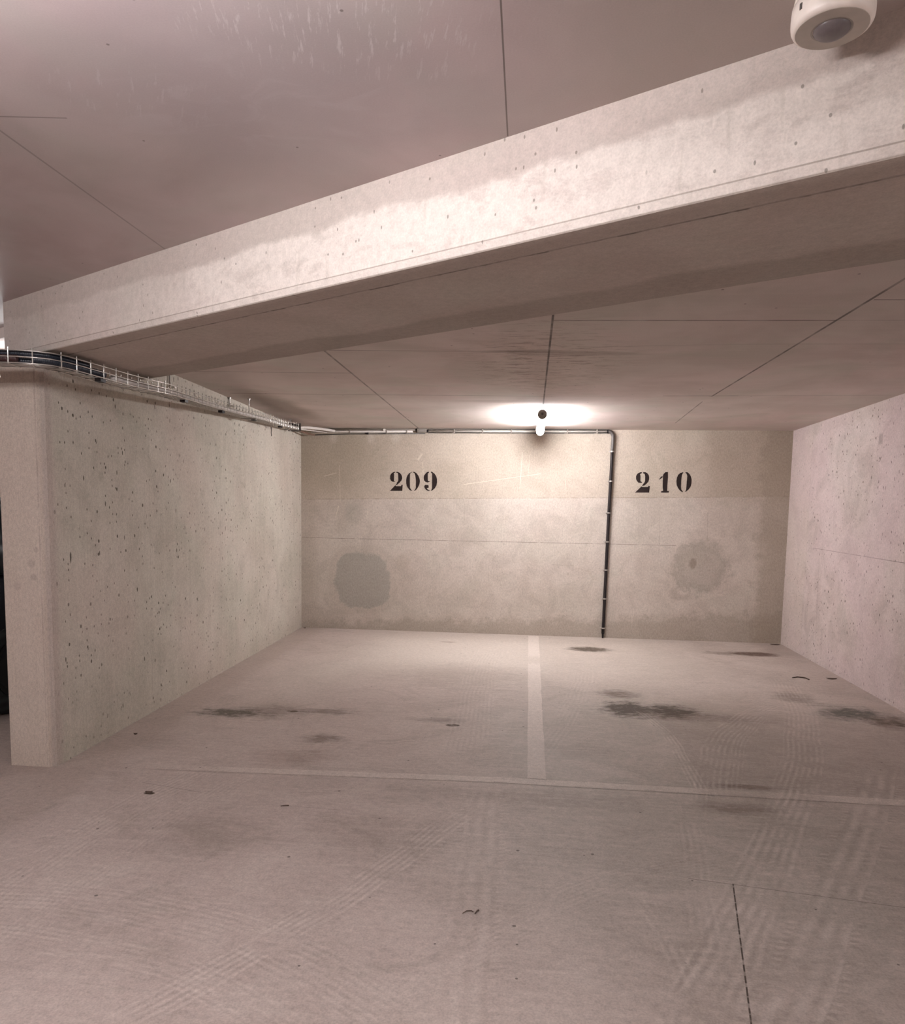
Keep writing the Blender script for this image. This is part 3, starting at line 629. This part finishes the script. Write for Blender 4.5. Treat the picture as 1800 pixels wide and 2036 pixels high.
# ------------------------------------------------------------------ wire cable tray along the left partition
tp = [(-3.9, 3.565, .722), (-3.3, 3.56, .722), (-2.80, 3.562, .722), (-2.628, 3.565, .720), (-2.50, 3.59, .720), (-2.41, 3.67, .720), (-2.368, 3.917, .718), (-2.333, 4.212, .717), (-2.300, 4.45, .722),
      (-2.318, 4.70, .737), (-2.415, 5.319, .772), (-2.542, 6.174, .825), (-2.640, 7.275, .885), (-2.700, 8.0, .915), (-2.715, 8.55, .938)]
path = spline([P(*p) for p in tp], .03)
tray = thing('cable_tray', 'galvanised wire cable tray along the top of the left wall, bending under the beam', 'cable tray', (-2.6, 6, EYE + .80))
def side(i):
    a = path[max(i - 1, 0)]; b = path[min(i + 1, len(path) - 1)]; d = (b - a); d.z = 0; d.normalize(); return Vector((d.y, -d.x, 0)), d
TW, TH = .058, .030
def off(pts, du, dz):
    o = []
    for i, p in enumerate(pts): s_, _ = side(i); o.append(p + s_ * du + Vector((0, 0, dz)))
    return o
for du, dz, nm in ((-TW, TH, 'long_wire'), (TW, TH, 'long_wire'), (-TW, -TH, 'long_wire'), (-TW * .35, -TH, 'long_wire'), (TW * .35, -TH, 'long_wire'), (TW, -TH, 'long_wire'), (TW, 0.0, 'long_wire'), (-TW, 0.0, 'long_wire'), (0.0, -TH, 'long_wire')):
    bm = bmesh.new(); tube(bm, off(path, du, dz)[::2] + [off(path, du, dz)[-1]],   .0030, 6); link(nm, bm, M_ZINC, tray, True)
acc = 0; last = path[0]; cross = []
for i, p in enumerate(path):
    acc += (p - last).length; last = p
    if acc >= .075 or i == 0: cross.append(i); acc = 0
for i in cross:
    s_, d_ = side(i); p = path[i]; bm = bmesh.new(); u = Vector((0, 0, 1))
    ext = .014
    tube(bm, [p - s_ * TW + u * (TH + ext), p - s_ * TW - u * (TH + .003), p + s_ * TW - u * (TH + .003), p + s_ * TW + u * (TH + ext)], .0032, 6); link('cross_wire', bm, M_ZINC, tray)
# hangers to the slab or the beam
def hanger(i, ztop):
    s_, d_ = side(i); p = path[i]; bm = bmesh.new(); top = ztop + EYE
    q = p - s_ * (TW + .014) if False else p.copy()
    tube(bm, [Vector((p.x, p.y, p.z - TH - .012)), Vector((p.x, p.y, top))], .004, 8); rod = link('hanger_rod', bm, M_ZINCD, tray)
    bm = bmesh.new(); box(bm, (p.x, p.y, p.z - TH - .010), (.03, .14, .006), Matrix.Rotation(math.atan2(d_.y, d_.x), 3, 'Z')); link('hanger_plate', bm, M_ZINCD, tray)
    bm = bmesh.new(); lathe(bm, (p.x, p.y, p.z - TH - .016), (0, 0, -1), [(0, .008), (.008, .008)], 6); link('nut', bm, M_ZINCD, rod)
    bm = bmesh.new(); lathe(bm, (p.x, p.y, top), (0, 0, -1), [(0, .014), (.006, .014), (.006, .008), (.016, .008)], 8); link('anchor', bm, M_ZINC, rod)
def near(y): return min(range(len(path)), key=lambda i: abs(path[i].y - y) + (5 if path[i].x < -2.75 and y < 5 else 0))
for y in (6.87, 8.4): hanger(near(y), ZC)
for y, zb in ((5.53, .895), (6.78, .93)):   # small angle brackets on the wall
    bm = bmesh.new(); x = xl(y) + .012; tube(bm, [P(x, y, ZC), P(x, y, zb)], .006, 8); br = link('hanger_rod', bm, M_ZINCD, tray)
    bm = bmesh.new(); box(bm, P(x + .02, y, zb), (.05, .03, .012)); link('hanger_plate', bm, M_ZINC, tray)
    bm = bmesh.new(); lathe(bm, P(x, y, ZC), (0, 0, -1), [(0, .016), (.008, .016), (.008, .009), (.018, .009)], 8); link('anchor', bm, M_ZINC, br)
for y in (3.95, 4.9, 5.9, 6.9, 7.9):        # dark joint clamps under the tray
    p = path[near(y)]; s_, d_ = side(near(y)); bm = bmesh.new(); box(bm, p + s_ * TW * .6 - Vector((0, 0, TH + .012)), (.035, .05, .018)); link('joint_clamp', bm, M_BLACK, tray)
hanger(min(range(len(path)), key=lambda i: abs(path[i].x + 3.2)), ZF)
# dark end bracket at the far corner
bm = bmesh.new(); e = path[-1]; box(bm, e + Vector((0, .02, 0)), (.15, .012, .09)); link('end_bracket', bm, M_DGREY, tray)

def run(name, label, cat, du, dz, r, mat, i0=0, i1=None, ribbed=False, tail=None, grp='cables in the tray'):
    pts = off(path, du, dz)[i0:i1]
    if tail: pts = pts + spline([pts[-1]] + [P(*q) for q in tail], .04)[1:]
    if ribbed:
        dense = [];
        for a_, b_ in zip(pts, pts[1:]):
            n = max(1, int((b_ - a_).length / .003))
            dense += [a_.lerp(b_, k / n) for k in range(n)]
        bm = bmesh.new(); tube(bm, dense, r, 12, rf=lambda i: 1.0 if i % 3 else .88)
    else: bm = bmesh.new(); tube(bm, pts, r, 10)
    return tag(link(name, bm, mat, None, True), label, cat, grp)
iN = near(4.05)
iR = min(range(len(path)), key=lambda i: abs(path[i].x + 2.50))
run('corrugated_conduit', 'dark red corrugated conduit at the left end of the cable tray', 'conduit', .034, -.006, .0185, M_RED, 0, iR, True)
run('corrugated_conduit', 'blue black corrugated conduit lying in the tray on the side towards the aisle', 'conduit', .034, -.006, .0190, M_BLUE, iR + 1, near(4.02), True)
run('corrugated_conduit', 'blue black corrugated conduit deeper in the tray, partly hidden by the front one', 'conduit', -.006, -.010, .0165, M_BLUE, 0, near(4.0), True)
run('corrugated_conduit', 'blue black corrugated conduit on top of the others, at the bend of the tray', 'conduit', .014, .022, .0145, M_BLUE, 0, near(3.90), True)
run('cable', 'pale grey cable along the outer side of the tray, leaving it for the back wall', 'cable', .032, -.010, .0165, M_CABW, near(4.06), None, tail=[(-2.62, 8.75, .955), (-2.50, 9.05, .968), (-2.42, 9.235, .968)])
run('cable', 'pale grey cable in the middle of the tray behind the beam', 'cable', .004, -.016, .0100, M_CABW, near(3.95), None, tail=[(-2.66, 8.85, .94), (-2.60, 9.1, .955), (-2.52, 9.24, .955)])
run('cable', 'brown cable along the wall side of the tray', 'cable', -.026, -.016, .0095, M_CABB, near(4.3), None, tail=[(-2.75, 8.8, .93), (-2.73, 9.1, .925), (-2.68, 9.26, .92)])
# long thin hanging wires close to the left picture edge, tied to the tray
t = thing('hanging_wire', 'thin bright wire hanging beside the left end of the tray, in front of the pillar', 'wire', (-2.60, 3.49, EYE + ZF))
bm = bmesh.new(); tube(bm, [P(-2.600, 3.490, ZF), P(-2.601, 3.490, .72), P(-2.590, 3.495, .655), P(-2.583, 3.50, .615)], .0028, 6); link('wire', bm, M_ZINC, t)
bm = bmesh.new(); lathe(bm, P(-2.600, 3.490, ZF), (0, 0, -1), [(0, .012), (.008, .012)], 8); link('anchor', bm, M_ZINCD, t)
# small pins on the left wall
for y, z, l_, lab in ((8.05, .86, .075, 'thin metal pin sticking down the left wall below the far end of the tray'),):
    o = bmesh.new(); tube(o, [P(xl(y) + .008, y, z + .02), P(xl(y) + .010, y, z - l_)], .004, 6); tag(link('metal_pin', o, M_DGREY), lab, 'pin')

# ------------------------------------------------------------------ leaves and twigs on the floor
def twig(pts, r, lab):
    bm = bmesh.new(); tube(bm, [P(x, y, -1.5 + z) for x, y, z in pts], r, 6, rf=lambda i: 1.0 if i else .6); tag(link('twig', bm, M_TWIG), lab, 'twig')
def leaf(x, y, a, L, W, lab):
    bm = bmesh.new(); ring = []
    R = Matrix.Rotation(a, 3, 'Z')
    mid = []; n = 6
    for s_ in (1, -1):
        for k in range(n + 1):
            u = k / n if s_ == 1 else 1 - k / n
            v = Vector(((u - .5) * L, s_ * W * math.sin(math.pi * u) ** .8 / 2 if 0 < u < 1 else 0, .004 + .010 * abs(u - .5) + .003 * s_))
            if s_ == -1 and k in (0, n): continue
            ring.append(bm.verts.new(P(x, y, -1.5) + R @ v))
    bm.faces.new(ring); bmesh.ops.solidify(bm, geom=bm.faces[:], thickness=.0012); tag(link('dry_leaf', bm, M_TWIG), lab, 'leaf')
M_TWIG = plain('dry_brown_leaf', (.085, .055, .042), .8)
twig([(-.209, 2.690, .003), (-.195, 2.706, .005), (-.178, 2.712, .004), (-.170, 2.706, .003)], .0022, 'small curled brown twig on the aisle floor in front of the camera, left piece')
twig([(-.163, 2.694, .003), (-.155, 2.712, .006), (-.150, 2.720, .004)], .003, 'short brown twig end on the aisle floor, right beside the curled twig')
twig([(-1.215, 3.588, .003), (-1.19, 3.596, .004), (-1.175, 3.600, .003)], .0025, 'tiny dark twig on the aisle floor, in front of the faint cross line')
twig([(2.50, 7.30, .004), (2.56, 7.335, .006), (2.62, 7.31, .005), (2.63, 7.24, .004)], .006, 'dark hooked twig on the floor of bay 210 beside the right wall')
leaf(2.86, 7.32, .1, .11, .035, 'dry brown leaf at the foot of the right wall')
leaf(2.93, 9.20, .0, .13, .04, 'dry brown leaf in the far right corner of bay 210')
leaf(-1.951, 3.655, .1, .042, .022, 'small dark dry leaf on the aisle floor near the pillar')
leaf(-2.80, 9.22, 1.2, .05, .03, 'small dark dry leaf in the far left corner of bay 209')
leaf(-2.55, 4.62, .1, .03, .015, 'tiny dry leaf crumb beside the foot of the left wall')

# ------------------------------------------------------------------ parked dark car in the left neighbour bay
M_PAINT = plain('dark_blue_car_paint', (.008, .009, .014), .45, .0)
M_GLASS = plain('dark_car_glass', (.01, .012, .014), .3, 0, .3)
M_TYRE = Mat('tyre_rubber', .75, .3); q = M_TYRE; gr = ((q.Z * 95).sin() * .5 + .5) * .5; q.color(q.mix(gr, (.018, .02, .02), (.05, .055, .055))); M_TYRE = q.m
M_LIGHTC = plain('headlamp_glass', (.12, .12, .13), .2, .2)
M_RUB = plain('black_trim', (.015, .015, .015), .6)
cx, cyf = -4.55, 4.12      # centre line and front of the car
car = thing('parked_car', 'dark parked car behind the pillar at the left picture edge', 'car', (cx, cyf + 2.1, 0))
# body lofted from cross sections along its length
sec = [(0.00, .60, .33, .62), (.06, .80, .24, .74), (.25, .88, .20, .84), (.9, .905, .19, .95), (1.25, .91, .19, 1.0), (2.6, .91, .19, 1.03), (3.7, .905, .20, 1.05), (4.05, .88, .24, 1.02), (4.2, .80, .32, .92)]
def loft(secs):
    bm = bmesh.new(); rings = []
    for y, hw, z0, z1 in secs:
        ring = []; N = 24
        for k in range(N):
            a_ = 2 * math.pi * k / N; ca, sa = math.cos(a_), math.sin(a_); e_ = .38
            ring.append(bm.verts.new(Vector((cx + hw * math.copysign(abs(ca) ** e_, ca), cyf + y, (z0 + z1) / 2 + (z1 - z0) / 2 * math.copysign(abs(sa) ** e_, sa)))))
        rings.append(ring)
    for a_, b_ in zip(rings, rings[1:]):
        for k in range(N): bm.faces.new((a_[k], a_[(k + 1) % N], b_[(k + 1) % N], b_[k]))
    bm.faces.new(rings[0][::-1]); bm.faces.new(rings[-1]); return bm
body = link('body', loft(sec), M_PAINT, car, True)
# cabin: glasshouse below a roof
def cabin(z0, z1, y0, y1, yy0, yy1, w0, w1):
    bm = bmesh.new(); lo = [(cx - w0, y0), (cx + w0, y0), (cx + w0, y1), (cx - w0, y1)]; hi = [(cx - w1, yy0), (cx + w1, yy0), (cx + w1, yy1), (cx - w1, yy1)]
    a_ = [bm.verts.new((x, cyf + y, z0)) for x, y in lo]; b_ = [bm.verts.new((x, cyf + y, z1)) for x, y in hi]
    bm.faces.new(a_[::-1]); bm.faces.new(b_)
    for i in range(4): bm.faces.new((a_[i], a_[(i + 1) % 4], b_[(i + 1) % 4], b_[i]))
    bmesh.ops.bevel(bm, geom=bm.edges[:], offset=.03, segments=2, affect='EDGES'); return bm
link('side_windows', cabin(.98, 1.50, 1.02, 4.02, 1.75, 3.80, .80, .66), M_GLASS, car, True)
link('roof', cabin(1.48, 1.56, 1.78, 3.85, 1.9, 3.75, .68, .62), M_PAINT, car, True)
for s in (-1, 1):
    for y in (.86, 3.42):
        bm = bmesh.new(); wx = cx + s * .80
        lathe(bm, (wx - s * .11, cyf + y, .335), (s, 0, 0), [(0, .22), (.005, .295), (.03, .327), (.06, .335), (.16, .335), (.19, .327), (.215, .295), (.22, .22), (.20, .20)], 48); wh = link('tyre', bm, M_TYRE, car, True)
        bm = bmesh.new(); lathe(bm, (wx + s * .06, cyf + y, .335), (s, 0, 0), [(0, .21), (.045, .205), (.03, .16), (.035, .05), (.045, .03)], 20); link('rim', bm, M_RUB, wh)
    bm = bmesh.new(); box(bm, (cx + s * .64, cyf + .10, .68), (.30, .14, .12)); bmesh.ops.bevel(bm, geom=bm.edges[:], offset=.03, segments=2, affect='EDGES'); link('headlamp', bm, M_LIGHTC, car)
    bm = bmesh.new(); box(bm, (cx + s * .95, cyf + 1.35, 1.06), (.16, .10, .12)); bmesh.ops.bevel(bm, geom=bm.edges[:], offset=.03, segments=2, affect='EDGES'); link('wing_mirror', bm, M_PAINT, car)
bm = bmesh.new(); box(bm, (cx, cyf + .03, .40), (1.1, .08, .20)); bmesh.ops.bevel(bm, geom=bm.edges[:], offset=.02, segments=2, affect='EDGES'); link('grille', bm, M_RUB, car)
